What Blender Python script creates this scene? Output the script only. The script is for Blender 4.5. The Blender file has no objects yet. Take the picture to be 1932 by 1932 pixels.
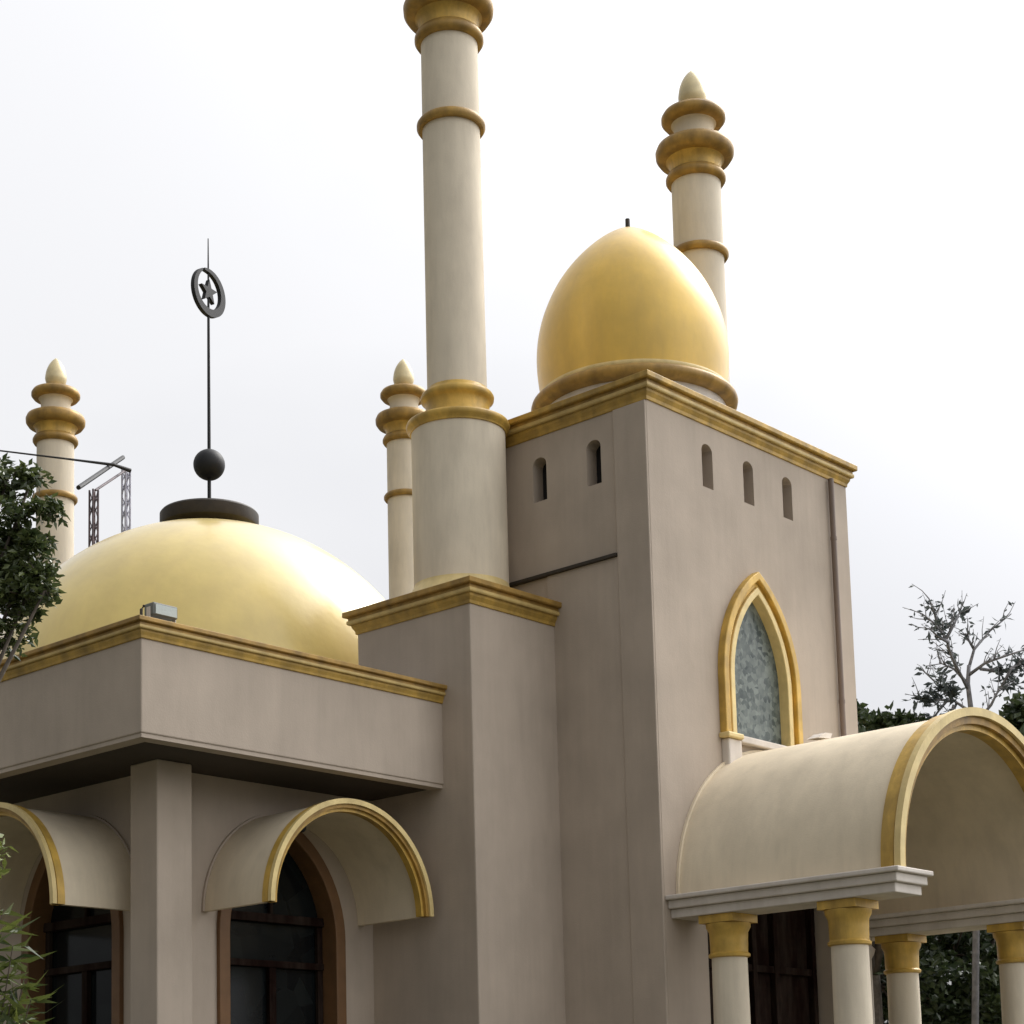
import bpy, bmesh, math, random
from mathutils import Vector, Matrix, noise
R = math.radians
scene = bpy.context.scene
col = scene.collection

# ---------------------------------------------------------------- camera
YAW, PITCH, ROLL, FPX = 0.728145, 0.134449, -0.0262314, 3563.8 / 1932.0
fw = Vector((math.cos(YAW)*math.cos(PITCH), math.sin(YAW)*math.cos(PITCH), math.sin(PITCH)))
rt = fw.cross(Vector((0, 0, 1))).normalized(); up = rt.cross(fw)
r2 = rt*math.cos(ROLL) + up*math.sin(ROLL); u2 = up*math.cos(ROLL) - rt*math.sin(ROLL)
cam_d = bpy.data.cameras.new('camera'); cam = bpy.data.objects.new('camera', cam_d); col.objects.link(cam)
m = Matrix((r2, u2, -fw)).transposed().to_4x4(); m.translation = Vector((0, 0, 1.6)); cam.matrix_world = m
cam_d.sensor_width = 36; cam_d.sensor_fit = 'HORIZONTAL'; cam_d.lens = 36*FPX
cam_d.shift_y = (1665.6-966)/1932.0; cam_d.clip_end = 2000
scene.camera = cam

# ---------------------------------------------------------------- overcast sky and soft sun
SUN = Vector((0.68, -0.06, 0.72)).normalized()
EL = math.asin(SUN.z); AZ = math.atan2(SUN.x, SUN.y)
world = bpy.data.worlds.new('World'); scene.world = world; world.use_nodes = True
nt = world.node_tree; nt.nodes.clear(); N = nt.nodes.new; L = nt.links.new
out = N('ShaderNodeOutputWorld'); bg = N('ShaderNodeBackground'); bg.inputs['Strength'].default_value = 0.1
sky = N('ShaderNodeTexSky'); sky.sky_type = 'NISHITA'; sky.sun_disc = False
sky.sun_elevation = EL; sky.sun_rotation = AZ; sky.dust_density = 4; sky.air_density = 1.2
tc = N('ShaderNodeTexCoord'); mp = N('ShaderNodeMapping'); mp.inputs['Scale'].default_value = (1, 1, 2.2)
ns = N('ShaderNodeTexNoise'); ns.inputs['Scale'].default_value = 1.5; ns.inputs['Detail'].default_value = 5; ns.inputs['Roughness'].default_value = .5
L(tc.outputs['Generated'], mp.inputs['Vector']); L(mp.outputs['Vector'], ns.inputs['Vector'])
cr = N('ShaderNodeValToRGB'); cr.color_ramp.elements[0].position = .36; cr.color_ramp.elements[1].position = .58
cr.color_ramp.elements[0].color = (8.3, 8.35, 8.65, 1); cr.color_ramp.elements[1].color = (9.6, 9.6, 9.8, 1)
L(ns.outputs['Fac'], cr.inputs['Fac'])
# brighter cloud round the hidden sun
vm = N('ShaderNodeVectorMath'); vm.operation = 'DOT_PRODUCT'; vm.inputs[1].default_value = SUN
L(tc.outputs['Generated'], vm.inputs[0])
mx = N('ShaderNodeMath'); mx.operation = 'MAXIMUM'; mx.inputs[1].default_value = 0; L(vm.outputs['Value'], mx.inputs[0])
pw = N('ShaderNodeMath'); pw.operation = 'POWER'; pw.inputs[1].default_value = 13.0; L(mx.outputs[0], pw.inputs[0])
ml = N('ShaderNodeMath'); ml.operation = 'MULTIPLY_ADD'; ml.inputs[1].default_value = 7.0; L(pw.outputs[0], ml.inputs[0])
sx = N('ShaderNodeSeparateXYZ'); L(tc.outputs['Generated'], sx.inputs[0])      # overcast sky: brighter overhead than at the horizon
mr = N('ShaderNodeMapRange'); mr.inputs[1].default_value = 0.0; mr.inputs[2].default_value = 1.0; mr.inputs[3].default_value = .86; mr.inputs[4].default_value = 1.16
L(sx.outputs['Z'], mr.inputs[0])
m2 = N('ShaderNodeMapRange'); m2.interpolation_type = 'SMOOTHSTEP'; m2.inputs[1].default_value = -.02; m2.inputs[2].default_value = .2; m2.inputs[3].default_value = .22; m2.inputs[4].default_value = 1.0
L(sx.outputs['Z'], m2.inputs[0])                                               # sky dimmed low down, added to deepen the shade under the canopy
td_ = N('ShaderNodeVectorMath'); td_.operation = 'DOT_PRODUCT'; td_.inputs[1].default_value = (.3, -1.5, 0); L(tc.outputs['Generated'], td_.inputs[0])  # out-of-view sky boost behind the camera, added to brighten right-hand walls
ta = N('ShaderNodeMath'); ta.operation = 'ADD'; ta.inputs[1].default_value = 1.0; tm_ = N('ShaderNodeMath'); tm_.operation = 'MAXIMUM'; tm_.inputs[1].default_value = 0; L(td_.outputs['Value'], tm_.inputs[0]); L(tm_.outputs[0], ta.inputs[0])
m3 = N('ShaderNodeMapRange'); m3.interpolation_type = 'SMOOTHSTEP'; m3.inputs[1].default_value = -.7; m3.inputs[2].default_value = .45; m3.inputs[3].default_value = .42; m3.inputs[4].default_value = 1.0
L(sx.outputs['X'], m3.inputs[0])                                               # sky dimmed out of view on the left, added to darken left-hand walls
tb = N('ShaderNodeMath'); tb.operation = 'MULTIPLY'; L(ta.outputs[0], tb.inputs[0]); L(mr.outputs[0], tb.inputs[1])
te = N('ShaderNodeMath'); te.operation = 'MULTIPLY'; L(tb.outputs[0], te.inputs[0]); L(m2.outputs[0], te.inputs[1]); tf = N('ShaderNodeMath'); tf.operation = 'MULTIPLY'; L(te.outputs[0], tf.inputs[0]); L(m3.outputs[0], tf.inputs[1]); L(tf.outputs[0], ml.inputs[2])
sc = N('ShaderNodeVectorMath'); sc.operation = 'SCALE'; L(cr.outputs['Color'], sc.inputs[0]); L(ml.outputs[0], sc.inputs['Scale'])
mix = N('ShaderNodeMix'); mix.data_type = 'RGBA'; mix.inputs['Factor'].default_value = 0.93
L(sky.outputs['Color'], mix.inputs[6]); L(sc.outputs['Vector'], mix.inputs[7])
L(mix.outputs[2], bg.inputs['Color']); L(bg.outputs['Background'], out.inputs['Surface'])
sun_d = bpy.data.lights.new('sun', 'SUN'); sun_d.energy = 1.5; sun_d.angle = R(16); sun_d.color = (1, .95, .86)
sun = bpy.data.objects.new('sun', sun_d); col.objects.link(sun)
sun.rotation_euler = (-SUN).to_track_quat('-Z', 'Y').to_euler()
scene.view_settings.view_transform = 'Standard'; scene.view_settings.look = 'None'
scene.view_settings.exposure = 0; scene.view_settings.gamma = 1
try: scene.view_settings.use_curve_mapping = False
except Exception: pass

# ---------------------------------------------------------------- materials
def mat(name, c, rough=.8, metal=0, var=.08, scale=1.5, streak=0.0, bump=.15, bscale=60, coat=0, spec=.5, c2=None, dirt=None, fine=0):
    m = bpy.data.materials.new(name); m.use_nodes = True; nt = m.node_tree; N = nt.nodes.new; L = nt.links.new
    b = nt.nodes['Principled BSDF']; b.inputs['Roughness'].default_value = rough; b.inputs['Metallic'].default_value = metal
    b.inputs['Coat Weight'].default_value = coat; b.inputs['Coat Roughness'].default_value = .2
    b.inputs['Specular IOR Level'].default_value = spec
    g = N('ShaderNodeNewGeometry'); n1 = N('ShaderNodeTexNoise'); n1.inputs['Scale'].default_value = scale; n1.inputs['Detail'].default_value = 6
    L(g.outputs['Position'], n1.inputs['Vector'])
    ramp = N('ShaderNodeValToRGB'); e = ramp.color_ramp.elements; e[0].position = .3; e[1].position = .7
    d = c2 or tuple(x*(1-var*1.6) for x in c)
    e[0].color = (*d, 1); e[1].color = (*[min(1, x*(1+var)) for x in c], 1); L(n1.outputs['Fac'], ramp.inputs['Fac'])
    cur = ramp.outputs['Color']
    if streak:
        mp = N('ShaderNodeMapping'); mp.inputs['Scale'].default_value = (2.6, 2.6, .5); L(g.outputs['Position'], mp.inputs['Vector'])
        n2 = N('ShaderNodeTexNoise'); n2.inputs['Scale'].default_value = 1.6; n2.inputs['Detail'].default_value = 7; n2.inputs['Roughness'].default_value = .65
        L(mp.outputs['Vector'], n2.inputs['Vector'])
        r3 = N('ShaderNodeValToRGB'); r3.color_ramp.elements[0].position = .42; r3.color_ramp.elements[1].position = .72
        r3.color_ramp.elements[0].color = (0, 0, 0, 1); r3.color_ramp.elements[1].color = (streak,)*3+(1,); L(n2.outputs['Fac'], r3.inputs['Fac'])
        mm = N('ShaderNodeMix'); mm.data_type = 'RGBA'; L(r3.outputs['Color'], mm.inputs['Factor']); L(cur, mm.inputs[6])
        mm.inputs[7].default_value = (*(dirt or (.16, .13, .10)), 1); cur = mm.outputs[2]
    if fine:                                   # thin rain streaks running down the paint
        mp2 = N('ShaderNodeMapping'); mp2.inputs['Scale'].default_value = (11, 11, .22); L(g.outputs['Position'], mp2.inputs['Vector'])
        n6 = N('ShaderNodeTexNoise'); n6.inputs['Scale'].default_value = 1.5; n6.inputs['Detail'].default_value = 3; L(mp2.outputs['Vector'], n6.inputs['Vector'])
        n7 = N('ShaderNodeTexNoise'); n7.inputs['Scale'].default_value = .7; L(g.outputs['Position'], n7.inputs['Vector'])
        mu = N('ShaderNodeMath'); mu.operation = 'MULTIPLY'; L(n6.outputs['Fac'], mu.inputs[0]); L(n7.outputs['Fac'], mu.inputs[1])
        r4 = N('ShaderNodeValToRGB'); r4.color_ramp.elements[0].position = .22; r4.color_ramp.elements[1].position = .42
        r4.color_ramp.elements[0].color = (0, 0, 0, 1); r4.color_ramp.elements[1].color = (fine,)*3+(1,); L(mu.outputs[0], r4.inputs['Fac'])
        m4 = N('ShaderNodeMix'); m4.data_type = 'RGBA'; L(r4.outputs['Color'], m4.inputs['Factor']); L(cur, m4.inputs[6])
        m4.inputs[7].default_value = (*[x*.45 for x in c], 1); cur = m4.outputs[2]
    L(cur, b.inputs['Base Color'])
    if bump:
        n4 = N('ShaderNodeTexNoise'); n4.inputs['Scale'].default_value = bscale; n4.inputs['Detail'].default_value = 4; L(g.outputs['Position'], n4.inputs['Vector'])
        n5 = N('ShaderNodeTexNoise'); n5.inputs['Scale'].default_value = 3.0; L(g.outputs['Position'], n5.inputs['Vector'])
        ad = N('ShaderNodeMath'); ad.operation = 'MULTIPLY_ADD'; ad.inputs[1].default_value = 2.5; L(n5.outputs['Fac'], ad.inputs[0]); L(n4.outputs['Fac'], ad.inputs[2])
        bp = N('ShaderNodeBump'); bp.inputs['Strength'].default_value = bump; bp.inputs['Distance'].default_value = .012
        L(ad.outputs[0], bp.inputs['Height']); L(bp.outputs['Normal'], b.inputs['Normal'])
    return m
def leafmat(name, a, b_, sc=6, rough=.45):
    m = bpy.data.materials.new(name); m.use_nodes = True; nt = m.node_tree; N = nt.nodes.new; L = nt.links.new
    b = nt.nodes['Principled BSDF']; b.inputs['Roughness'].default_value = rough
    g = N('ShaderNodeNewGeometry'); w = N('ShaderNodeTexWhiteNoise'); w.noise_dimensions = '1D'
    L(g.outputs['Random Per Island'], w.inputs['W'])
    n1 = N('ShaderNodeTexNoise'); n1.inputs['Scale'].default_value = sc*.15; L(g.outputs['Position'], n1.inputs['Vector'])
    ad = N('ShaderNodeMath'); ad.operation = 'MULTIPLY_ADD'; ad.inputs[1].default_value = .5; L(w.outputs['Value'], ad.inputs[0])
    s2 = N('ShaderNodeMath'); s2.operation = 'MULTIPLY'; s2.inputs[1].default_value = .5; L(n1.outputs['Fac'], s2.inputs[0]); L(s2.outputs[0], ad.inputs[2])
    r = N('ShaderNodeValToRGB'); r.color_ramp.elements[0].position = .15; r.color_ramp.elements[1].position = .85
    r.color_ramp.elements[0].color = (*a, 1); r.color_ramp.elements[1].color = (*b_, 1); L(ad.outputs[0], r.inputs['Fac'])
    L(r.outputs['Color'], b.inputs['Base Color'])
    t = N('ShaderNodeBsdfTranslucent'); L(r.outputs['Color'], t.inputs['Color'])
    ms = N('ShaderNodeMixShader'); ms.inputs[0].default_value = .3; L(b.outputs[0], ms.inputs[1]); L(t.outputs[0], ms.inputs[2])
    L(ms.outputs[0], nt.nodes['Material Output'].inputs['Surface'])
    return m
M = dict(
 wall=mat('wall_plaster', (.49, .41, .33), .9, streak=.13, var=.06, fine=.07),
 vault=mat('vault_plaster', (.81, .70, .52), .85, fine=.08, streak=.2, var=.06, dirt=(.30, .25, .17)),
 shaft=mat('minaret_plaster', (.80, .705, .55), .85, fine=.10, streak=.25, var=.05, dirt=(.25, .21, .16)),
 gold=mat('gold_paint', (.66, .42, .085), .45, metal=.1, streak=.55, var=.15, scale=5, dirt=(.14, .085, .03)),
 cgold=mat('cornice_gold', (.54, .34, .07), .5, metal=.1, streak=.6, var=.2, scale=5, dirt=(.12, .08, .03)),
 cfillet=mat('cornice_fillet_gold', (.62, .45, .16), .5, streak=.45, var=.12, scale=5, dirt=(.25, .16, .05)),
 goldlight=mat('pale_gold_paint', (.78, .61, .27), .5, metal=.05, streak=.35, var=.1, scale=5, dirt=(.3, .2, .07)),
 shadegold=mat('shaded_old_gold', (.42, .25, .055), .5, metal=.15, streak=.5, var=.2, scale=6, dirt=(.07, .045, .02)),  # gold paint with the shade of undersides and edges put into its colour
 dome=mat('dome_gold', (.80, .525, .10), .42, metal=.12, streak=.3, var=.10, scale=1.6, bump=.12, bscale=14, coat=.25, dirt=(.5, .32, .1)),
 domepale=mat('dome_gold_pale', (.82, .63, .20), .38, metal=.08, streak=.25, var=.08, scale=1.3, bump=.12, bscale=12, coat=.75, dirt=(.6, .42, .16)),
 finial=mat('finial_gold', (.74, .62, .36), .4, metal=.2, var=.1, scale=6),
 black=mat('black_iron', (.008, .008, .009), .6, bump=0),
 darkcap=mat('cap_bronze', (.035, .026, .016), .6, var=.2, scale=8),
 soffit=mat('soffit_shade', (.05, .038, .025), .8),  # shade under the canopy is put into this dark colour
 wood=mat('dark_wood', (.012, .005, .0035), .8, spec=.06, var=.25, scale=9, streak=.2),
 oframe=mat('ochre_frame', (.18, .09, .035), .6, var=.12, scale=4, streak=.4, dirt=(.10, .06, .03)),
 cream=mat('cream_moulding', (.70, .64, .57), .75, streak=.3, var=.05, dirt=(.3, .24, .18)),
 pipe=mat('pipe_brown', (.19, .14, .11), .6, var=.1),
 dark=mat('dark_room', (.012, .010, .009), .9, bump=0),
 ground=mat('paving_ground', (.09, .085, .055), .95, var=.2, scale=.6),
 asphalt=mat('asphalt', (.05, .05, .05), .95, var=.2, scale=2),
 bark=mat('bark', (.10, .08, .06), .9, var=.25, scale=12, bump=.5, bscale=25),
 greybark=mat('grey_bark', (.26, .255, .265), .9, var=.2, scale=10, bump=.3, bscale=25),  # paler grey, with distance haze put into the colour
 housing=mat('lamp_housing', (.16, .17, .15), .5, var=.1),
 frost=mat('lamp_glass', (.45, .5, .47), .2, var=.05),
 steel=mat('rusty_steel', (.12, .09, .10), .7, var=.4, scale=10),
 paleste=mat('pale_steel', (.42, .42, .50), .6, var=.2, scale=10),
 roof=mat('roof_cement', (.27, .25, .22), .95, var=.15, streak=0),
 leaf=leafmat('leaf_green', (.022, .042, .016), (.13, .155, .05), rough=.25),
 yleaf=leafmat('leaf_yellow_green', (.06, .09, .02), (.24, .27, .06)),
 farleaf=leafmat('leaf_far', (.015, .03, .012), (.075, .10, .035)),
 greyleaf=leafmat('leaf_grey', (.05, .065, .065), (.12, .14, .13)),
 palm=leafmat('palm_leaf', (.015, .032, .008), (.19, .22, .05)),
)
def glassmat(name, a, b_, rough, scale):
    m = bpy.data.materials.new(name); m.use_nodes = True; nt = m.node_tree; N = nt.nodes.new; L = nt.links.new
    b = nt.nodes['Principled BSDF']; b.inputs['Roughness'].default_value = rough; b.inputs['Specular IOR Level'].default_value = .25
    g = N('ShaderNodeNewGeometry'); v = N('ShaderNodeTexVoronoi'); v.inputs['Scale'].default_value = scale; L(g.outputs['Position'], v.inputs['Vector'])
    n1 = N('ShaderNodeTexNoise'); n1.inputs['Scale'].default_value = scale*.6; n1.inputs['Detail'].default_value = 5; L(g.outputs['Position'], n1.inputs['Vector'])
    sp = N('ShaderNodeSeparateColor'); L(v.outputs['Color'], sp.inputs[0])
    ad = N('ShaderNodeMath'); ad.operation = 'MULTIPLY_ADD'; ad.inputs[1].default_value = .45; L(sp.outputs[0], ad.inputs[0])
    s2 = N('ShaderNodeMath'); s2.operation = 'MULTIPLY'; s2.inputs[1].default_value = .55; L(n1.outputs['Fac'], s2.inputs[0]); L(s2.outputs[0], ad.inputs[2])
    r = N('ShaderNodeValToRGB'); r.color_ramp.elements[0].position = .2; r.color_ramp.elements[1].position = .75
    r.color_ramp.elements[0].color = (*a, 1); r.color_ramp.elements[1].color = (*b_, 1); L(ad.outputs[0], r.inputs['Fac'])
    L(r.outputs['Color'], b.inputs['Base Color']); return m
M['stained'] = glassmat('mottled_green_glass', (.03, .045, .045), (.19, .22, .20), .3, 17)
M['pane'] = glassmat('dark_window_glass', (.004, .005, .006), (.012, .015, .015), .12, 3)

# ---------------------------------------------------------------- mesh helpers (world coordinates, made local to the parent)
class MB:
    def __init__(s): s.v = []; s.f = []
    def box(s, x0, x1, y0, y1, z0, z1):
        n = len(s.v); s.v += [(x, y, z) for z in (z0, z1) for x, y in ((x0, y0), (x1, y0), (x1, y1), (x0, y1))]
        s.f += [tuple(n+i for i in q) for q in ((3, 2, 1, 0), (4, 5, 6, 7), (0, 1, 5, 4), (1, 2, 6, 5), (2, 3, 7, 6), (3, 0, 4, 7))]; return s
    def lathe(s, cx, cy, prof, seg=56):
        n = len(s.v); k = len(prof)
        for i in range(seg):
            a = 2*math.pi*i/seg
            for r, z in prof: s.v.append((cx+r*math.cos(a), cy+r*math.sin(a), z))
        for i in range(seg):
            j = (i+1) % seg
            for q in range(k-1): s.f.append((n+i*k+q, n+j*k+q, n+j*k+q+1, n+i*k+q+1))
        s.f.append(tuple(n+i*k for i in reversed(range(seg)))); s.f.append(tuple(n+i*k+k-1 for i in range(seg))); return s
    def rect(s, x0, x1, y0, y1, prof):     # profile (offset, z) swept round a rectangle, closed top and bottom
        n = len(s.v)
        for o, z in prof: s.v += [(x0-o, y0-o, z), (x1+o, y0-o, z), (x1+o, y1+o, z), (x0-o, y1+o, z)]
        for q in range(len(prof)-1):
            for i in range(4):
                j = (i+1) % 4; s.f.append((n+q*4+i, n+q*4+j, n+q*4+4+j, n+q*4+4+i))
        s.f.append((n+3, n+2, n+1, n)); e = n+4*(len(prof)-1); s.f.append((e, e+1, e+2, e+3)); return s
    def prism(s, pts, ax, a, b):           # outline (h, z) extruded along axis 'X' or 'Y'
        n = len(s.v); k = len(pts)
        for t in (a, b):
            for h, z in pts: s.v.append((h, t, z) if ax == 'Y' else (t, h, z))
        s.f.append(tuple(n+i for i in range(k))); s.f.append(tuple(n+k+i for i in reversed(range(k))))
        for i in range(k):
            j = (i+1) % k; s.f.append((n+j, n+i, n+k+i, n+k+j))
        return s
    def band(s, outer, inner, ax, a, b):   # open strip between two outlines, extruded: arch frames, vault shells
        n = len(s.v); k = len(outer)
        for t in (a, b):
            for pts in (outer, inner):
                for h, z in pts: s.v.append((h, t, z) if ax == 'Y' else (t, h, z))
        O0, I0, O1, I1 = n, n+k, n+2*k, n+3*k
        for i in range(k-1):
            s.f += [(O0+i, O0+i+1, I0+i+1, I0+i), (O1+i+1, O1+i, I1+i, I1+i+1), (O0+i+1, O0+i, O1+i, O1+i+1), (I0+i, I0+i+1, I1+i+1, I1+i)]
        s.f += [(O0, I0, I1, O1), (I0+k-1, O0+k-1, O1+k-1, I1+k-1)]; return s
    def tube(s, pts, rad, seg=8):
        pts = [Vector(p) for p in pts]; n = len(s.v); k = len(pts)
        rad = rad if isinstance(rad, (list, tuple)) else [rad]*k
        for i, p in enumerate(pts):
            d = (pts[min(i+1, k-1)]-pts[max(i-1, 0)]).normalized()
            a = d.cross(Vector((0, 0, 1)) if abs(d.z) < .95 else Vector((1, 0, 0))).normalized(); b = d.cross(a)
            for q in range(seg):
                t = 2*math.pi*q/seg; s.v.append(tuple(p+(a*math.cos(t)+b*math.sin(t))*rad[i]))
        for i in range(k-1):
            for q in range(seg):
                w = (q+1) % seg; s.f.append((n+i*seg+q, n+i*seg+w, n+i*seg+seg+w, n+i*seg+seg+q))
        s.f.append(tuple(n+q for q in reversed(range(seg)))); s.f.append(tuple(n+(k-1)*seg+q for q in range(seg))); return s
    def leaf(s, p, d, side, l, w, droop=.15):
        n = len(s.v); up_ = d.cross(side).normalized()
        s.v += [tuple(p), tuple(p+d*l*.45+side*w), tuple(p+d*l-up_*l*droop), tuple(p+d*l*.45-side*w), tuple(p+d*l*.5-up_*w*.35)]
        s.f += [(n, n+1, n+4), (n+1, n+2, n+4), (n+2, n+3, n+4), (n+3, n, n+4)]; return s
    def build(s, name, material, parent=None, bevel=0, smooth=False, origin=None, angle=35):
        me = bpy.data.meshes.new(name)
        o = bpy.data.objects.new(name, me); col.objects.link(o)
        off = Vector((0, 0, 0))
        if parent is not None:
            p = parent
            while p is not None: off += p.location; p = p.parent
            o.parent = parent
        elif origin is not None: off = Vector(origin); o.location = off
        me.from_pydata([tuple(Vector(v)-off) for v in s.v], [], s.f); me.update()
        if len(s.f) < 20000 and not getattr(s, 'open', 0):
            bm = bmesh.new(); bm.from_mesh(me); bmesh.ops.recalc_face_normals(bm, faces=bm.faces); bm.to_mesh(me); bm.free()
        me.materials.append(material)
        if smooth:
            me.shade_smooth()
            if angle: me.set_sharp_from_angle(angle=R(angle))
        if bevel:
            b = o.modifiers.new('bevel', 'BEVEL'); b.width = bevel; b.segments = 2; b.limit_method = 'ANGLE'; b.angle_limit = R(40)
            b.harden_normals = False
        return o
def root(name, loc, label, cat, group=None):
    o = bpy.data.objects.new(name, None); col.objects.link(o); o.location = loc; o.empty_display_size = .3
    o['label'] = label; o['category'] = cat
    if group: o['group'] = group
    return o
def tag(o, label, cat, group=None):
    o['label'] = label; o['category'] = cat
    if group: o['group'] = group
    return o
def cut(o, cutters):                       # real openings: boolean evaluated once, cutters removed
    tmp = []
    for mb in cutters:
        c = mb.build('cutter', M['dark']); 
        md = o.modifiers.new('cut', 'BOOLEAN'); md.operation = 'DIFFERENCE'; md.object = c; md.solver = 'EXACT'
        tmp.append(c)
    bpy.context.view_layer.update()
    dg = bpy.context.evaluated_depsgraph_get(); me = bpy.data.meshes.new_from_object(o.evaluated_get(dg))
    o.modifiers.clear(); o.data = me
    for c in tmp: bpy.data.objects.remove(c)
def lancet(c, w, z0, zs, h, n=14):          # closed pointed-arch outline: left foot, up, apex, right foot
    Rr = (h*h+w*w)/(2*w); pts = [(c-w, z0)]
    a1 = math.asin(min(1, h/Rr))
    for i in range(n+1):
        a = a1*i/n; pts.append((c-w+Rr-Rr*math.cos(a), zs+Rr*math.sin(a)))
    right = [(2*c-x, z) for x, z in reversed(pts[:-1])]
    return pts+right
def semi(c, r, z, n=40, stretch=1.0, foot=0):
    p = [(c-r*math.cos(math.pi*i/n), z+r*stretch*math.sin(math.pi*i/n)) for i in range(n+1)]
    return ([(c-r, z-foot)] if foot else [])+p+([(c+r, z-foot)] if foot else [])
def duptree(o, parent=None):
    c = o.copy(); col.objects.link(c)
    if parent: c.parent = parent
    for ch in list(o.children): duptree(ch, c)
    return c

# ---------------------------------------------------------------- ground
g = MB().box(-300, 500, -300, 500, -.3, 0).build('ground', M['ground']); g['kind'] = 'structure'
g = MB().box(3, 24, 1, 10.4, .004, .05).build('forecourt_pavement', M['ground']); g['kind'] = 'structure'
g = MB().box(-60, 60, -9, -3, .004, .012).build('road', M['asphalt']); g['kind'] = 'structure'

CORN = lambda z, h=.25, o=.14: [(-.05, z), (0.02, z), (.025, z+h*.18), (o*.45, z+h*.30), (o*.5, z+h*.52), (o*.85, z+h*.60), (o*.9, z+h*.78), (o, z+h*.82), (o, z+h), (-.1, z+h)]

def cornice(parent, x0, x1, y0, y1, z, h, o, top='shadegold'):  # step shading is put into the strip colours: light fillet, dark groove
    c = MB().rect(x0, x1, y0, y1, [(-.05, z), (.015, z), (.02, z+h*.14), (o*.38, z+h*.30), (o*.42, z+h*.42), (-.05, z+h*.42)]).build('cornice', M['cgold'], parent, bevel=.005)
    MB().rect(x0, x1, y0, y1, [(-.05, z+h*.421), (o*.66, z+h*.421), (o*.72, z+h*.48), (o*.72, z+h*.60), (-.05, z+h*.60)]).build('fillet', M['cfillet'], c, bevel=.006)
    MB().rect(x0, x1, y0, y1, [(-.05, z+h*.601), (o*.60, z+h*.601), (o*.60, z+h*.75), (-.05, z+h*.75)]).build('groove', M['shadegold'], c)
    MB().rect(x0, x1, y0, y1, [(-.05, z+h*.751), (o*.92, z+h*.751), (o, z+h*.80), (o, z+h), (-.1, z+h)]).build('top_band', M[top], c, bevel=.006)
# ---------------------------------------------------------------- prayer hall
HX, HY = 10.165, 13.455; WX, WY = 11.25, 14.55; HE, HN = 18.85, 22.2
CWX, CWY = 12.76, 16.02
hall = root('prayer_hall', (14.5, 17.8, 0), 'square beige hall with flat canopy roof, big pale gold dome and arched windows', 'prayer hall')
wl = MB().box(WX, HE-1.1, WY, HN-1.1, 0, 5.3).build('wall', M['wall'], hall)
cut(wl, [MB().prism(lancet(CWX, .72, .9, 3.7, 1.12), 'Y', WY-.3, WY+.28), MB().prism(lancet(CWY, .72, .9, 3.7, 1.12), 'X', WX-.3, WX+.28)])
MB().box(HX, HE, HY, HN, 5.285, 6.23).build('fascia', M['wall'], hall, bevel=.012)
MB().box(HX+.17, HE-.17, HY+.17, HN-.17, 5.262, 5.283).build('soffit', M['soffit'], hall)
lip = MB()
for q in ((HX+.012, HE-.012, HY+.012, HY+.165), (HX+.012, HX+.165, HY+.166, HN-.166), (HE-.165, HE-.012, HY+.166, HN-.166), (HX+.012, HE-.012, HN-.165, HN-.012)): lip.box(*q, 5.245, 5.284)
lip.build('fascia_lip', M['wall'], hall)
cornice(hall, HX, HE, HY, HN, 6.15, .185, .085)
MB().rect(HX+.05, HE-.05, HY+.05, HN-.05, [(0, 6.336), (0, 6.345), (-.2, 6.345)]).build('roof', M['roof'], hall)
cx_, cy_ = HX+.755, HY+.755
MB().box(cx_, cx_+.42, cy_, cy_+.42, 0, 5.261).build('column', M['wall'], hall, bevel=.015)
# arched windows
def hall_window(ax, c, wall, parent):
    fr = MB().band(lancet(c, .85, .8, 3.7, 1.24), lancet(c, .715, .8, 3.7, 1.10), ax, wall-.05, wall+.24).build('window', M['oframe'], parent, bevel=.01)
    ip = lancet(c, .71, .85, 3.7, 1.1)
    MB().prism(ip, ax, wall+.20, wall+.23).build('pane', M['pane'], fr)
    mb = MB()
    def bar(h0, h1, z0, z1, d=.0):
        if ax == 'Y': mb.box(h0, h1, wall+.12+d, wall+.195, z0, z1)
        else: mb.box(wall+.12+d, wall+.195, h0, h1, z0, z1)
    bar(c-.7, c+.7, 3.86, 3.95); bar(c-.7, c+.7, 3.40, 3.47, .012); bar(c-.045, c+.045, .9, 3.40, .02)
    bar(c-.7, c-.63, .9, 3.86, .03); bar(c+.63, c+.7, .9, 3.86, .03); bar(c-.02, c+.02, 3.95, 4.7, .03)
    bar(c-.7, c+.7, 1.9, 1.98, .01)
    mb.build('mullion', M['wood'], fr, bevel=.005)
    return fr
hall_window('Y', CWX, WY, hall); hall_window('X', CWY, WX, hall)
# barrel awnings over the windows
def awning(ax, c, rim, wall, parent):
    z = 3.89; r = 1.075
    a = MB().band(semi(c, r, z), semi(c, r-.06, z), ax, rim+.10, wall-.002).build('awning', M['vault'], parent, smooth=True)
    MB().band(semi(c, r+.03, z), semi(c, r-.022, z), ax, rim, rim+.045).build('rim', M['goldlight'], a, smooth=True)
    MB().band(semi(c, r+.012, z), semi(c, r-.06, z), ax, rim+.025, rim+.085).build('rim_groove', M['shadegold'], a, smooth=True)
    MB().band(semi(c, r+.022, z), semi(c, r-.095, z), ax, rim+.06, rim+.14).build('rim_back', M['gold'], a, smooth=True)
    MB().band(semi(c, r+.022, z), semi(c, r+.001, z), ax, wall-.03, wall-.003).build('mortar_fillet', M['wall'], a, smooth=True)
    if ax == 'Y':
        MB().lathe(c-.33, rim+.42, [(.03, z+.93), (.045, z+.88), (.05, z+.84), (.035, z+.80), (.01, z+.785)], 14).build('lamp_socket', M['black'], a, smooth=True)
awning('Y', 12.815, 13.5, WY, hall); awning('X', 15.96, 10.21, WX, hall)
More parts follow.
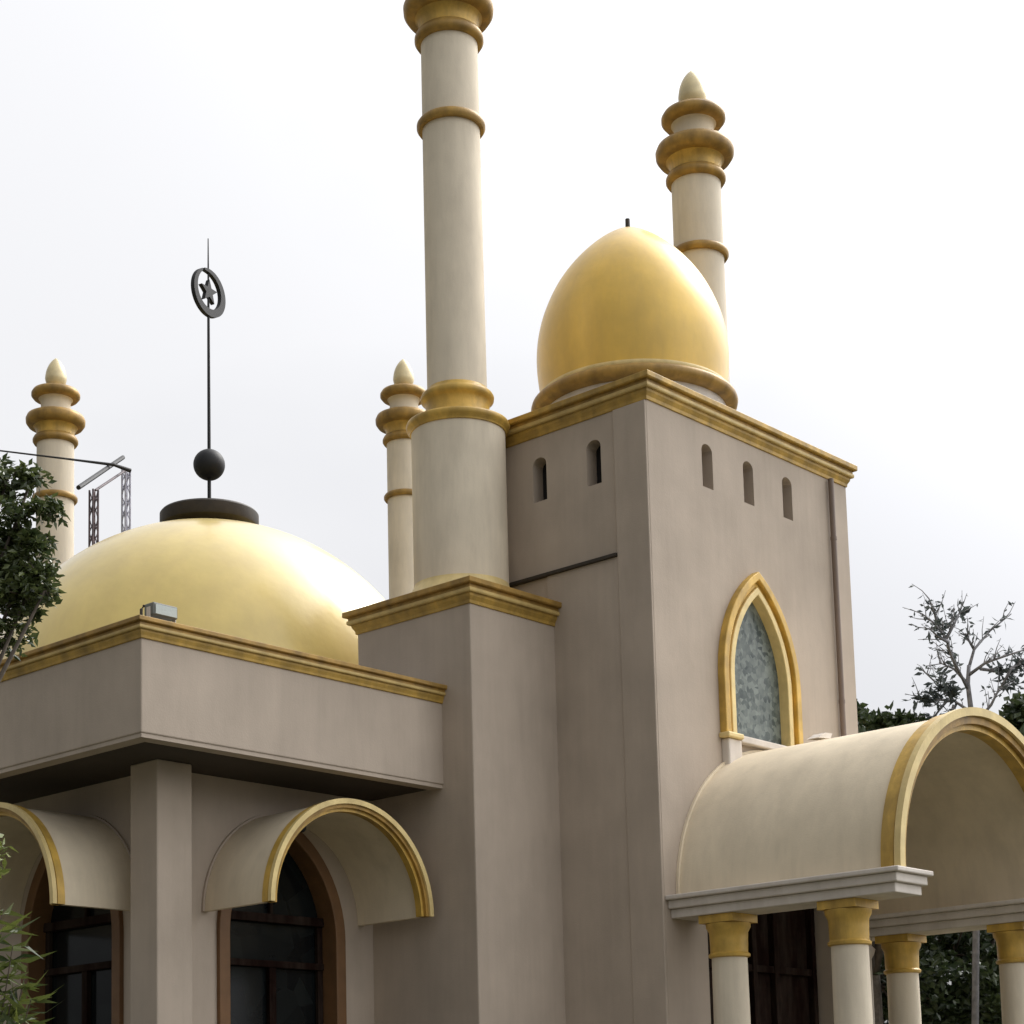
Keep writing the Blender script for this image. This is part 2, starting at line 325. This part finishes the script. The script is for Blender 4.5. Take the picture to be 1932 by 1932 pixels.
# dome
DK = 1.045; dcx, dcy, dz, DR = 14.49*DK, 17.80*DK, 1.6+4.70*DK, 2.88*DK
zk = lambda z: 1.6+(z-1.6)*DK
prof = [(DR+.15, 6.346), (DR+.15, 6.42), (DR, 6.44)]+[(DR*math.cos(t), dz+DR*math.sin(t)) for t in [R(90)*i/40 for i in range(0, 40)]]+[(.02, dz+DR)]
hd = MB().lathe(dcx, dcy, prof, 96).build('dome', M['domepale'], hall, smooth=True)
MB().lathe(dcx, dcy, [(r_*DK, zk(z_)) for r_, z_ in ((.3, 9.05), (.57, 9.205), (.60, 9.22), (.61, 9.25), (.61, 9.37), (.59, 9.395), (.3, 9.41), (.05, 9.43))], 64).build('cap', M['darkcap'], hd, smooth=True)
EMB = R(12)
mast = root('dome_finial', (dcx, dcy, zk(9.40)), 'tall black iron mast with ball, crescent ring and star, on the big low dome', 'finial')
MB().tube([(dcx, dcy, zk(9.40)), (dcx, dcy, zk(12.0)), (dcx, dcy, zk(13.02))], [.026, .018, .007], 10).build('pole', M['black'], mast, smooth=True)
bp_ = [(.205*math.sin(R(180)*i/24)+.001, zk(10.03)-.205*math.cos(R(180)*i/24)) for i in range(25)]
MB().lathe(dcx, dcy, bp_, 40).build('ball', M['black'], mast, smooth=True)
cr_o, cr_i = [], []; n = 60; ez = zk(12.29)
for i in range(n+1):                       # crescent: tapers to its horns at upper left
    a = R(118)+R(352)*i/n; t = math.sin(math.pi*i/n)**.7
    cr_o.append((dcx+.325*math.cos(a), ez+.325*math.sin(a))); cr_i.append((dcx+(.325-.028-.075*t)*math.cos(a), ez+(.325-.028-.075*t)*math.sin(a)))
def turn(mb_):
    c, s_ = math.cos(EMB), math.sin(EMB); mb_.v = [(dcx+(x-dcx)*c-(y-dcy)*s_, dcy+(x-dcx)*s_+(y-dcy)*c, z) for x, y, z in mb_.v]; return mb_
turn(MB().band(cr_o, cr_i, 'Y', dcy-.03, dcy+.03)).build('crescent', M['black'], mast)
st = []
for i in range(10):
    a = R(90)+R(36)*i; r = .17 if i % 2 == 0 else .07
    st.append((dcx-.01+r*math.cos(a), ez+.01+r*math.sin(a)))
turn(MB().prism(st, 'Y', dcy-.03, dcy+.03)).build('star', M['black'], mast)

# ---------------------------------------------------------------- square tower with the tall dome
TX, TY, TE, TN = 15.427, 11.658, 19.385, 14.82
tower = root('mosque_tower', (17.42, 13.63, 0), 'square plastered tower with pointed arch window, slit openings and tall egg-shaped gold dome', 'tower')
tw = MB().box(TX, TE, TY, TN, 0, 9.45).build('wall', M['wall'], tower)
def slitpts(c, z): 
    return [(c-.10, z-.25)]+[(c-.10*math.cos(t), z+.17+.085*math.sin(t)) for t in [math.pi*i/10 for i in range(11)]]+[(c+.10, z-.25)]
SY = [(16.50, 8.90), (17.29, 8.905), (18.08, 8.915)]; SX = [(13.18, 8.875), (12.40, 8.865)]
cuts = [MB().prism(slitpts(c, z), 'Y', TY-.2, TY+.22) for c, z in SY]+[MB().prism(slitpts(c, z), 'X', TX-.2, TX+.22) for c, z in SX]
cuts += [MB().prism(lancet(17.29, .56, 5.93, 6.55, 1.12), 'Y', TY-.2, TY+.16), MB().box(16.15, 18.8, TY-.2, TY+.5, -.1, 4.3)]
cut(tw, cuts)
for i, (c, z) in enumerate(SY): MB().box(c-.12, c+.12, TY+.15, TY+.219, z-.26, z+.275).build('slit_window', M['pipe'], tower)
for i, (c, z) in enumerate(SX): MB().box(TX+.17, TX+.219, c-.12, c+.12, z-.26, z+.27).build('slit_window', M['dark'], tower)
MB().box(TX-.03, TX+.01, TY+.003, 12.10, 0, 9.366).build('pilaster', M['wall'], tower, bevel=.01)
MB().box(TX-.055, TX+.01, 12.101, 13.7, 7.735, 7.775).build('ledge', M['darkcap'], tower, bevel=.006)
MB().box(TX-.02, TX+.01, 12.102, 13.1, 0, 7.734).build('lower_facing', M['wall'], tower)
cornice(tower, TX, TE, TY, TN, 9.37, .27, .115, 'cgold')
MB().box(TX+.1, TE-.1, TY+.1, TN-.1, 9.6, 9.66).build('roof', M['roof'], tower)
# pointed window
fr = MB().band(lancet(17.29, .755, 5.9, 6.55, 1.30), lancet(17.29, .66, 5.9, 6.55, 1.2), 'Y', TY-.09, TY+.01).build('window', M['gold'], tower, bevel=.012)
MB().band(lancet(17.29, .657, 5.9, 6.55, 1.195), lancet(17.29, .602, 5.9, 6.55, 1.125), 'Y', TY-.035, TY+.12).build('inner_frame', M['gold'], fr, bevel=.008)
MB().band(lancet(17.29, .60, 5.9, 6.55, 1.12), lancet(17.29, .52, 5.9, 6.55, 1.03), 'Y', TY-.065, TY+.10).build('bead', M['goldlight'], fr, bevel=.01)
MB().prism(lancet(17.29, .54, 5.93, 6.55, 1.06), 'Y', TY+.06, TY+.085).build('pane', M['stained'], fr)
MB().box(16.80, 17.80, TY-.10, TY+.06, 5.82, 5.899).build('sill', M['cream'], fr, bevel=.012)
for a_, b_ in ((16.50, 16.79), (17.81, 18.10)): MB().box(a_, b_, TY-.14, TY+.0, 5.84, 5.899).build('foot', M['goldlight'], fr, bevel=.015)
MB().box(16.55, 16.80, TY-.10, TY+.01, 5.50, 5.838).build('corbel', M['cream'], fr, bevel=.02)
MB().box(17.78, 18.03, TY-.10, TY+.01, 5.50, 5.838).build('corbel', M['cream'], fr, bevel=.02)
# downpipe
mb = MB().tube([(18.97, TY-.05, 9.36), (18.97, TY-.05, 5.4)], .034, 14)
for z in (8.6, 6.6): mb.lathe(18.97, TY-.05, [(.039, z), (.039, z+.04)], 14)
mb.build('downpipe', M['pipe'], tower, smooth=True)
# door under the porch; near-black sheet standing in for the unlit doorway's shade
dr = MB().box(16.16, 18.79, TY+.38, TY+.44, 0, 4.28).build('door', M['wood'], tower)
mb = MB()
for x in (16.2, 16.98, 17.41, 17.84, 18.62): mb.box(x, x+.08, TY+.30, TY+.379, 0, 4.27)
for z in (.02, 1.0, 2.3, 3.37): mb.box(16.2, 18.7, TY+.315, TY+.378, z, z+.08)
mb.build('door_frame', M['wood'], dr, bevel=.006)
# dome
tx, ty = 17.58, 13.47
MB().lathe(tx, ty, [(1.12, 9.6), (1.12, 10.31)], 80).build('drum', M['cream'], tower, smooth=True)
dprof = [(1.12, 10.44), (1.155, 10.7), (1.175, 10.95), (1.165, 11.2), (1.115, 11.46), (1.03, 11.7), (.915, 11.93), (.77, 12.14), (.60, 12.33), (.41, 12.5), (.235, 12.62), (.10, 12.69), (.02, 12.72)]
def smoothprof(p, k=4):
    o = []
    for i in range(len(p)-1):
        a, b, c, d = p[max(i-1, 0)], p[i], p[i+1], p[min(i+2, len(p)-1)]
        for j in range(k):
            t = j/k
            o.append(tuple(.5*((2*b[q])+(-a[q]+c[q])*t+(2*a[q]-5*b[q]+4*c[q]-d[q])*t*t+(-a[q]+3*b[q]-3*c[q]+d[q])*t**3) for q in (0, 1)))
    return o+[p[-1]]
td = MB().lathe(tx, ty, smoothprof(dprof), 96).build('dome', M['dome'], tower, smooth=True)
MB().lathe(tx, ty, [(1.13, 10.30), (1.20, 10.31), (1.25, 10.35), (1.262, 10.40), (1.25, 10.44), (1.21, 10.465), (1.15, 10.47)], 96).build('collar', M['shadegold'], td, smooth=True, angle=60)
MB().lathe(tx, ty, [(1.12, 10.471), (1.165, 10.472), (1.175, 10.50), (1.165, 10.53), (1.13, 10.535)], 96).build('beading', M['goldlight'], td, smooth=True, angle=60)
MB().tube([(tx, ty, 12.70), (tx, ty, 12.84)], [.03, .028], 10).build('spike', M['darkcap'], td)

# ---------------------------------------------------------------- minarets (pier, drum, shaft, rings, finial)
mx_, my_ = 14.88, 13.9
GR = 'minarets of the mosque'
mn = root('minaret', (mx_, my_, 0), 'nearest, largest minaret on a square pier, its top cut off by the picture', 'minaret', GR)
px0, px1, py0, py1 = 14.055, 15.70, 13.021, 14.72
MB().box(px0, px1, py0, py1, 0, 7.22).build('pier', M['wall'], mn, bevel=.015)
cornice(mn, px0, px1, py0, py1, 7.15, .25, .12)
dp = [(.68, 7.401), (.68, 7.43), (.66, 7.47), (.60, 7.53), (.57, 7.60), (.54, 7.64), (.53, 7.68)]
MB().lathe(mx_, my_, dp).build('drum_base', M['goldlight'], mn, smooth=True, angle=60)
MB().lathe(mx_, my_, [(.529, 7.6), (.529, 9.47)]).build('drum', M['shaft'], mn, smooth=True)
MB().lathe(mx_, my_, [(.50, 9.43), (.545, 9.44), (.55, 9.47), (.575, 9.49), (.585, 9.53), (.575, 9.555), (.50, 9.58), (.37, 9.60)]).build('drum_cornice', M['gold'], mn, smooth=True, angle=50)
MB().lathe(mx_, my_, [(.40, 9.585), (.375, 9.63), (.36, 9.68), (.36, 9.78), (.38, 9.81), (.41, 9.83), (.415, 9.87), (.40, 9.90), (.35, 9.93), (.335, 9.97)]).build('base_ring', M['gold'], mn, smooth=True, angle=50)
MB().lathe(mx_, my_, [(.338, 9.9), (.328, 14.3)]).build('shaft', M['shaft'], mn, smooth=True)
def ringp(z, r0, r1, h): return [(r0, z-h/2), (r1-.02, z-h/2), (r1, z-h*.2), (r1, z+h*.2), (r1-.02, z+h/2), (r0, z+h/2)]
MB().lathe(mx_, my_, ringp(13.13, .32, .395, .10)).build('ring', M['shadegold'], mn, smooth=True, angle=50)
MB().lathe(mx_, my_, [(.32, 14.13), (.375, 14.14), (.40, 14.18), (.40, 14.22), (.375, 14.27), (.35, 14.29)]).build('ring', M['shadegold'], mn, smooth=True, angle=50)
MB().lathe(mx_, my_, [(.34, 14.28), (.335, 14.36), (.36, 14.43), (.40, 14.47), (.30, 14.48)]).build('capital', M['gold'], mn, smooth=True, angle=60)
MB().lathe(mx_, my_, [(.38, 14.46), (.48, 14.47), (.52, 14.53), (.525, 14.60), (.50, 14.66), (.44, 14.69), (.25, 14.70)]).build('balcony', M['shadegold'], mn, smooth=True, angle=60)
MB().lathe(mx_, my_, [(.28, 14.69), (.265, 14.76), (.26, 14.9), (.28, 14.97), (.32, 14.99)]).build('neck', M['vault'], mn, smooth=True, angle=60)
MB().lathe(mx_, my_, [(.29, 14.98), (.39, 14.99), (.43, 15.04), (.43, 15.09), (.40, 15.14), (.30, 15.17), (.12, 15.20)]).build('upper_disc', M['shadegold'], mn, smooth=True, angle=60)
fp = smoothprof([(.15, 15.19), (.13, 15.22), (.165, 15.28), (.19, 15.36), (.185, 15.44), (.166, 15.53), (.13, 15.62), (.078, 15.70), (.02, 15.76)], 4)
MB().lathe(mx_, my_, fp, 40).build('finial', M['finial'], mn, smooth=True, angle=0)
for (x, y, lb) in ((19.51, 13.78, 'minaret rising behind the egg-shaped gold dome, at its right'),
                   (18.95, 27.59, 'farthest left minaret, its shaft half hidden by the tree behind the big dome'),
                   (23.43, 23.22, 'small distant minaret peeking out just left of the thick central minaret')):
    c = duptree(mn); c.location = (x, y, 0); c['label'] = lb

# ---------------------------------------------------------------- entrance porch
PC, PR, PZ = 17.48, 1.83, 4.04; PY0 = 8.93
porch = root('entrance_porch', (PC, 10.3, 0), 'cream barrel-vaulted porch with gold rim and columns, in front of the dome tower', 'porch')
vb = MB().band(semi(PC, PR, PZ, 64, .955), semi(PC, PR-.09, PZ, 64, .955), 'Y', PY0+.25, TY-.002).build('vault', M['vault'], porch, smooth=True)
MB().band(semi(PC, PR+.06, PZ, 64, .955), semi(PC, PR-.03, PZ, 64, .955), 'Y', PY0+.06, PY0+.13).build('rim', M['goldlight'], vb, smooth=True)
MB().band(semi(PC, PR+.02, PZ, 64, .955), semi(PC, PR-.11, PZ, 64, .955), 'Y', PY0+.10, PY0+.20).build('rim_groove', M['shadegold'], vb, smooth=True)
MB().band(semi(PC, PR+.035, PZ, 64, .955), semi(PC, PR-.17, PZ, 64, .955), 'Y', PY0+.15, PY0+.29).build('rim_back', M['gold'], vb, smooth=True)
for x0, x1 in ((15.43, 16.10), (18.86, 19.53)):
    b = MB().box(x0+.09, x1-.09, PY0+.09, TY-.001, 3.80, 3.895).build('beam', M['cream'], porch, bevel=.01)
    MB().box(x0+.045, x1-.045, PY0+.045, TY-.001, 3.896, 3.985).build('cornice', M['cream'], b, bevel=.012)
    MB().box(x0, x1, PY0, TY-.001, 3.986, 4.035).build('top_ledge', M['cream'], b, bevel=.012)
def porch_column(x, y, label, r=.195):
    c = root('porch_column', (x, y, 0), label, 'column', 'porch columns')
    MB().lathe(x, y, [(r*1.03, .3), (r, 1.2), (r*.93, 3.37)], 40).build('shaft', M['shaft'], c, smooth=True)
    MB().lathe(x, y, [(r*1.5, 0), (r*1.5, .12), (r*1.3, .16), (r*1.35, .22), (r*1.1, .31)], 40).build('base', M['cream'], c, smooth=True)
    k = MB().lathe(x, y, [(r*.95, 3.36), (r*1.08, 3.37), (r*1.10, 3.395), (r*.98, 3.415), (r*1.0, 3.55), (r*1.02, 3.62), (r*1.16, 3.67), (r*1.18, 3.71)], 40)
    k.box(x-r*1.1, x+r*1.1, y-r*1.1, y+r*1.1, 3.715, 3.798); k.build('capital', M['gold'], c, smooth=True)
    return c
pc = porch_column(15.77, 9.70, 'front left porch column, thick and whole, under the near end of the cream beam')
for x, y, lb in ((15.77, 11.12, 'porch column nearest the dark tower corner, left of the four'),
                 (19.19, 11.12, 'shaded porch column behind, just right of the thick front column'),
                 (19.19, 9.70, 'rightmost porch column, cut by the right edge of the picture')):
    c = duptree(pc); c.location = (x, y, 0); c['label'] = lb
# slim engaged column at the wall
MB().lathe(18.98, TY-.15, [(.10, 0), (.10, 3.55), (.13, 3.6), (.15, 3.66), (.11, 3.70), (.12, 3.799)], 28).build('engaged_column', M['cream'], porch, smooth=True)
MB().band(semi(PC, PR+.03, PZ, 64, .955), semi(PC, PR+.001, PZ, 64, .955), 'Y', TY-.035, TY-.003).build('mortar_fillet', M['vault'], vb, smooth=True)
# small broken flake of flashing on the vault crown
MB().prism([(17.05, 5.775), (17.30, 5.80), (17.34, 5.86), (17.2, 5.85)], 'Y', 10.75, 10.9).build('flashing', M['cream'], porch)

# ---------------------------------------------------------------- floodlight on the hall's roof corner
fx, fy = 10.50, 13.58
fl = root('floodlight', (fx, fy, 6.346), 'small grey floodlight on the roof corner in front of the big dome', 'floodlight')
MB().box(fx-.15, fx+.13, fy-.06, fy+.08, 6.42, 6.54).build('housing', M['housing'], fl, bevel=.012)
MB().box(fx-.13, fx+.11, fy-.072, fy-.061, 6.43, 6.52).build('lens', M['frost'], fl)
mb = MB().box(fx-.16, fx-.152, fy-.02, fy+.03, 6.373, 6.50).box(fx+.132, fx+.14, fy-.02, fy+.03, 6.373, 6.50).box(fx-.16, fx+.14, fy-.02, fy+.03, 6.361, 6.372).box(fx-.03, fx+.02, fy-.03, fy+.04, 6.346, 6.36)
mb.build('bracket', M['cream'], fl)
MB().tube([(10.2, 13.5, 6.335), (10.2, 13.5, 6.43), (10.23, 13.5, 6.47)], .014, 8).build('lightning_rod', M['darkcap'], None, origin=(10.2, 13.5, 6.335))
tag(bpy.data.objects['lightning_rod'], 'short bent dark rod at the very corner of the hall roof, left of the floodlight', 'rod')

# ---------------------------------------------------------------- helper: photograph pixel (1932 frame) + distance -> point
def at(x, y, D):
    d = fw+r2*((x-966)/3563.8)-u2*((y-1665.6)/3563.8); return Vector((0, 0, 1.6))+d*D

# lattice gantry behind the dome
ga, gb = at(177, 925, 28.5), at(238, 885, 30.5)
gt = root('lattice_gantry', (ga.x, ga.y, 0), 'black steel gantry with two lattice legs rising behind the big dome', 'gantry')
def lattice(P, w, z0):
    mb = MB(); z1 = P.z
    cs = [(P.x-w, P.y-w), (P.x+w, P.y-w), (P.x+w, P.y+w), (P.x-w, P.y+w)]
    for c in cs: mb.tube([(c[0], c[1], z0), (c[0], c[1], z1)], .016, 6)
    z = z1; k = 0
    while z > z0+.3:
        for i in range(4):
            a, b = cs[i], cs[(i+1) % 4]
            if k % 2: a, b = b, a
            mb.tube([(a[0], a[1], z), (b[0], b[1], z-.22)], .009, 5)
        z -= .22; k += 1
    return mb
lattice(ga, .045, 0).build('leg', M['steel'], gt); lattice(gb, .045, 0).build('leg', M['paleste'], gt)
e0, e1 = at(148, 920, 28), at(232, 863, 30.8)
MB().tube([e0, e1], .036, 8).build('crossbar', M['black'], gt)
MB().tube([at(-60, 843, 29), at(120, 865, 29.4), at(215, 877, 29.8), at(246, 888, 30)], [.012, .016, .026, .036], 8).build('jib', M['black'], gt)
MB().tube([at(180, 925, 28.5), at(236, 888, 30.4)], .02, 6).build('brace', M['steel'], gt)

# ---------------------------------------------------------------- trees and plants
def rnd_dir(rng):
    while True:
        v = Vector((rng.uniform(-1, 1), rng.uniform(-1, 1), rng.uniform(-1, 1)))
        if .05 < v.length < 1: return v.normalized()
def leaves_at(mb, rng, p, l, w):
    d = rnd_dir(rng); d.z = d.z*.6-.1; d.normalize(); s_ = d.cross(rnd_dir(rng)).normalized()
    mb.leaf(p, d, s_, l*rng.uniform(.7, 1.3), w*rng.uniform(.7, 1.2))
def crown_tree(name, base, height, lobes, nleaf, l, w, label, cat='tree', leafm='leaf', barkm='bark', tr=.18, group=None, seed=1, twigs=5, clump=.24, hollow=.0):
    rng = random.Random(seed); base = Vector(base)
    t = root(name, base, label, cat, group)
    top = base+Vector((0, 0, height)); tm = MB()
    cen = sum((Vector(q[0]) for q in lobes), Vector())/len(lobes)
    fork = Vector((base.x*.7+cen.x*.3, base.y*.7+cen.y*.3, base.z+(cen.z-base.z)*.55))
    tm.tube([base, base.lerp(fork, .5)+Vector((.08, -.05, 0)), fork], [tr, tr*.8, tr*.65], 10)
    lm = MB(); tot = sum(q[1]**2 for q in lobes)
    for c, r in lobes:
        c = Vector(c)
        mid = fork.lerp(c, .5)+rnd_dir(rng)*r*.25
        tm.tube([fork, mid, c], [tr*.5, tr*.3, tr*.12], 7)
        # leaf clumps on twigs scattered through the lobe
        nc = max(6, int(twigs*4*r*r/clump/clump*.06)); per = max(5, int(nleaf*(r*r/tot)/nc))
        for k in range(nc):
            d = rnd_dir(rng); rr = r*(rng.random()**.45)*(1+.25*noise.noise(d*2+c)); q = c+Vector((d.x, d.y, d.z*.85))*rr
            if rng.random() < .8: tm.tube([c.lerp(q, rng.uniform(.0, .3)), c.lerp(q, .6)+rnd_dir(rng)*.05, q], [tr*.09, tr*.06, tr*.03], 4)
            cs = clump*rng.uniform(.6, 1.3)
            for j in range(per):
                v = rnd_dir(rng)*cs*rng.random()**.5; v.z *= .75
                leaves_at(lm, rng, q+v, l, w)
    tm.build('trunk', M[barkm], t, smooth=True, angle=0); lm.build('crown', M[leafm], t)
    return t
# near-left leafy tree; its trunk stands outside the frame, the crown hangs in
def P(x, y, D): return tuple(at(x, y, D))
tl = at(-330, 1900, 12.6)
crown_tree('leafy_tree', (tl.x, tl.y, 0), 6, [(P(15, 900, 12.6), .18), (P(30, 985, 12.5), .27), (P(54, 1060, 12.4), .22), (P(50, 1125, 12.4), .22), (P(20, 1180, 12.5), .17), (P(20, 1060, 12.7), .3), (P(-60, 1080, 12.6), .45), (P(85, 1115, 12.3), .08), (P(-100, 950, 12.8), .5), (P(60, 900, 12.7), .10), (P(-220, 1060, 12.9), .6), (P(-200, 880, 12.8), .4)],
           17000, .066, .017, 'dark glossy-leaved tree hanging into the picture at the left edge beside the big dome', leafm='leaf', tr=.075, seed=4, clump=.10, twigs=7)
# shrub at lower left: arching fronds with narrow leaflets
rng = random.Random(11)
sb = at(-120, 2200, 11.0); sh = root('palm_shrub', (sb.x, sb.y, 0), 'shrub with narrow arching green leaves in the lower left corner', 'shrub')
lm, sm = MB(), MB()
tips = [(-10, 1580, 11.0), (60, 1700, 10.9), (95, 1800, 10.8), (40, 1640, 11.2), (5, 1660, 10.8), (70, 1860, 10.7), (30, 1760, 10.9), (-60, 1560, 11.2), (-120, 1600, 11), (-30, 1690, 10.9), (-160, 1700, 11), (50, 1900, 10.8), (0, 1830, 11), (85, 1750, 11.1), (25, 1860, 10.7), (60, 1780, 10.9), (10, 1720, 10.8), (45, 1830, 11)]
for (x, y, D) in tips:
    tip = at(x-36, y+85, D); b0 = Vector((sb.x+rng.uniform(-.12, .12), sb.y+rng.uniform(-.12, .12), rng.uniform(.0, .3)))
    mid = b0.lerp(tip, .6)+Vector((rng.uniform(-.1, .1), rng.uniform(-.1, .1), .35))
    pts = [(b0*(1-t)**2+mid*2*t*(1-t)+tip*t*t) for t in [i/16 for i in range(17)]]
    sm.tube(pts, [.014*(1-i/20) for i in range(17)], 5)
    for i in range(5, 17):
        d = (pts[i]-pts[i-1]).normalized()
        for k in range(4):
            s_ = d.cross(rnd_dir(rng)).normalized(); dd = (d*.5+s_*.9+Vector((0, 0, -.25))).normalized()
            lm.leaf(pts[i], dd, dd.cross(rnd_dir(rng)).normalized(), rng.uniform(.14, .28), .017, .35)
sm.build('stem', M['bark'], sh); lm.build('foliage', M['palm'], sh)
# young yellow-green sprig behind the shrub, seen under the left awning
crown_tree('young_tree', tuple(Vector((at(-150, 2200, 9.9).x, at(-150, 2200, 9.9).y, 0))), 3, [(P(-12, 1625, 10.0), .13), (P(-70, 1640, 10.0), .22), (P(-100, 1580, 10.0), .2)], 420, .07, .018,
           'yellow-green twigs reaching in front of the left window awning', leafm='yleaf', tr=.035, seed=8, clump=.09)
# background trees right of the tower
bgT = [
 ('broadleaf_tree', (1640, 32), [((1625, 1425), 1.0), ((1690, 1455), .95), ((1610, 1365), .6), ((1580, 1500), 1.3), ((1660, 1540), 1.4), ((1735, 1450), .75), ((1655, 1405), .6), ((1770, 1480), .8)], 'dark green tree crown right behind the tower corner above the porch vault', 3),
 ('broadleaf_tree', (1960, 30), [((1945, 1440), .85), ((1990, 1400), 1.0), ((2040, 1500), 1.3), ((1960, 1530), 1.0), ((1910, 1420), .4)], 'dark green tree cut by the right edge above the porch rim', 5),
 ('broadleaf_tree', (1790, 34), [((1800, 1800), 1.5), ((1880, 1760), 1.5), ((1740, 1850), 1.4), ((1850, 1920), 1.5), ((1760, 1700), 1.3), ((1950, 1830), 1.6), ((1660, 1860), 1.6), ((1630, 1760), 1.4), ((1700, 1760), 1.2), ((1760, 1980), 1.6), ((1850, 2010), 1.6), ((1660, 1990), 1.5), ((1930, 1950), 1.5)], 'dark low tree seen between the two rear porch columns', 7),
]
for nm, (bx, D), lobes, lb, sd in bgT:
    b = at(bx, 2150, D); crown_tree(nm, (b.x, b.y, 0), 8, [(P(x, y, D+((i % 3)-1)*.6), r) for i, ((x, y), r) in enumerate(lobes)], 20000, .17, .055, lb, leafm='farleaf', tr=.25, group='background trees', seed=sd, clump=.38)
# sparse tree with candelabra limbs
D = 31; b = at(1838, 2150, D)
t = root('sparse_tree', (b.x, b.y, 0), 'nearly bare grey tree with upturned branches above the porch vault', 'tree', 'background trees')
tm = MB(); lm = MB(); rng = random.Random(21)
def limb(pts, r0, r1): tm.tube([at(x, y, D+dd) for x, y, dd in pts], [r0+(r1-r0)*i/(len(pts)-1) for i in range(len(pts))], 6)
limb([(1838, 2140, 0), (1842, 1700, 0), (1840, 1430, 0), (1832, 1340, 0), (1826, 1290, 0), (1828, 1255, 0)], .07, .035)
br = [[(1828, 1260, 0), (1838, 1225, .2), (1868, 1190, .4), (1908, 1158, .5)], [(1838, 1225, .2), (1826, 1205, 0), (1822, 1195, -.1)],
      [(1826, 1275, 0), (1860, 1250, -.2), (1905, 1235, -.3), (1945, 1222, -.3)], [(1850, 1262, 0), (1890, 1268, .3), (1935, 1256, .5)],
      [(1826, 1290, 0), (1800, 1262, .3), (1772, 1250, .5)], [(1808, 1270, .2), (1796, 1240, .3), (1790, 1232, .3)],
      [(1826, 1300, 0), (1796, 1240, -.4), (1785, 1205, -.5), (1762, 1175, -.6), (1740, 1158, -.7)], [(1785, 1205, -.5), (1800, 1178, -.4), (1812, 1152, -.3)],
      [(1770, 1183, -.5), (1762, 1150, -.5), (1752, 1128, -.5)], [(1790, 1212, -.5), (1768, 1200, -.6), (1755, 1186, -.7)],
      [(1834, 1345, 0), (1800, 1322, .3), (1768, 1290, .4), (1738, 1262, .5)], [(1800, 1322, .3), (1770, 1320, .2), (1730, 1318, .2)], [(1790, 1318, .3), (1772, 1340, .3), (1745, 1375, .2)],
      [(1836, 1370, 0), (1870, 1330, -.2), (1885, 1300, -.2), (1915, 1282, -.2)], [(1888, 1300, 0), (1908, 1260, 0), (1932, 1250, .2), (1965, 1262, .3)],
      [(1800, 1330, .2), (1790, 1360, .3), (1760, 1378, .2)]]
for q in br:
    limb(q, .03, .01); x, y, dd = q[-1]
    for k in range(9):                         # fine twigs
        i = rng.randrange(len(q)-1); a, c = at(q[i][0], q[i][1], D+q[i][2]), at(*q[i+1][:2], D+q[i+1][2])
        p0 = a.lerp(c, rng.uniform(.3, 1)); v = ((c-a).normalized()*.7+rnd_dir(rng)*.7+Vector((0, 0, .35))).normalized()*rng.uniform(.2, .42)
        tm.tube([p0, p0+v*.5+rnd_dir(rng)*.03, p0+v], [.010, .007, .004], 4)
        for w_ in range(2): leaves_at(lm, rng, p0+v*rng.uniform(.6, 1), .11, .02)
    for k in range(8):
        f = rng.random(); i = len(q)-2; a, c = at(q[i][0], q[i][1], D+q[i][2]), at(*q[i+1][:2], D+q[i+1][2])
        p0 = a.lerp(c, f); v = rnd_dir(rng)*.14; leaves_at(lm, rng, p0+v*.3, .17, .03)
for (x, y, s_, n_) in ((1775, 1292, .30, 60), (1795, 1302, .2, 50), (1752, 1312, .2, 36), (1738, 1320, .16, 24), (1760, 1362, .28, 50), (1925, 1254, .28, 60), (1905, 1290, .22, 40), (1885, 1262, .2, 30), (1812, 1158, .15, 26), (1775, 1180, .15, 20), (1720, 1375, .3, 40)):
    for k in range(n_):
        leaves_at(lm, rng, at(x, y, D+.2)+rnd_dir(rng)*s_*rng.random(), .17, .035)
tm.build('trunk', M['greybark'], t, smooth=True, angle=0); lm.build('crown', M['greyleaf'], t)
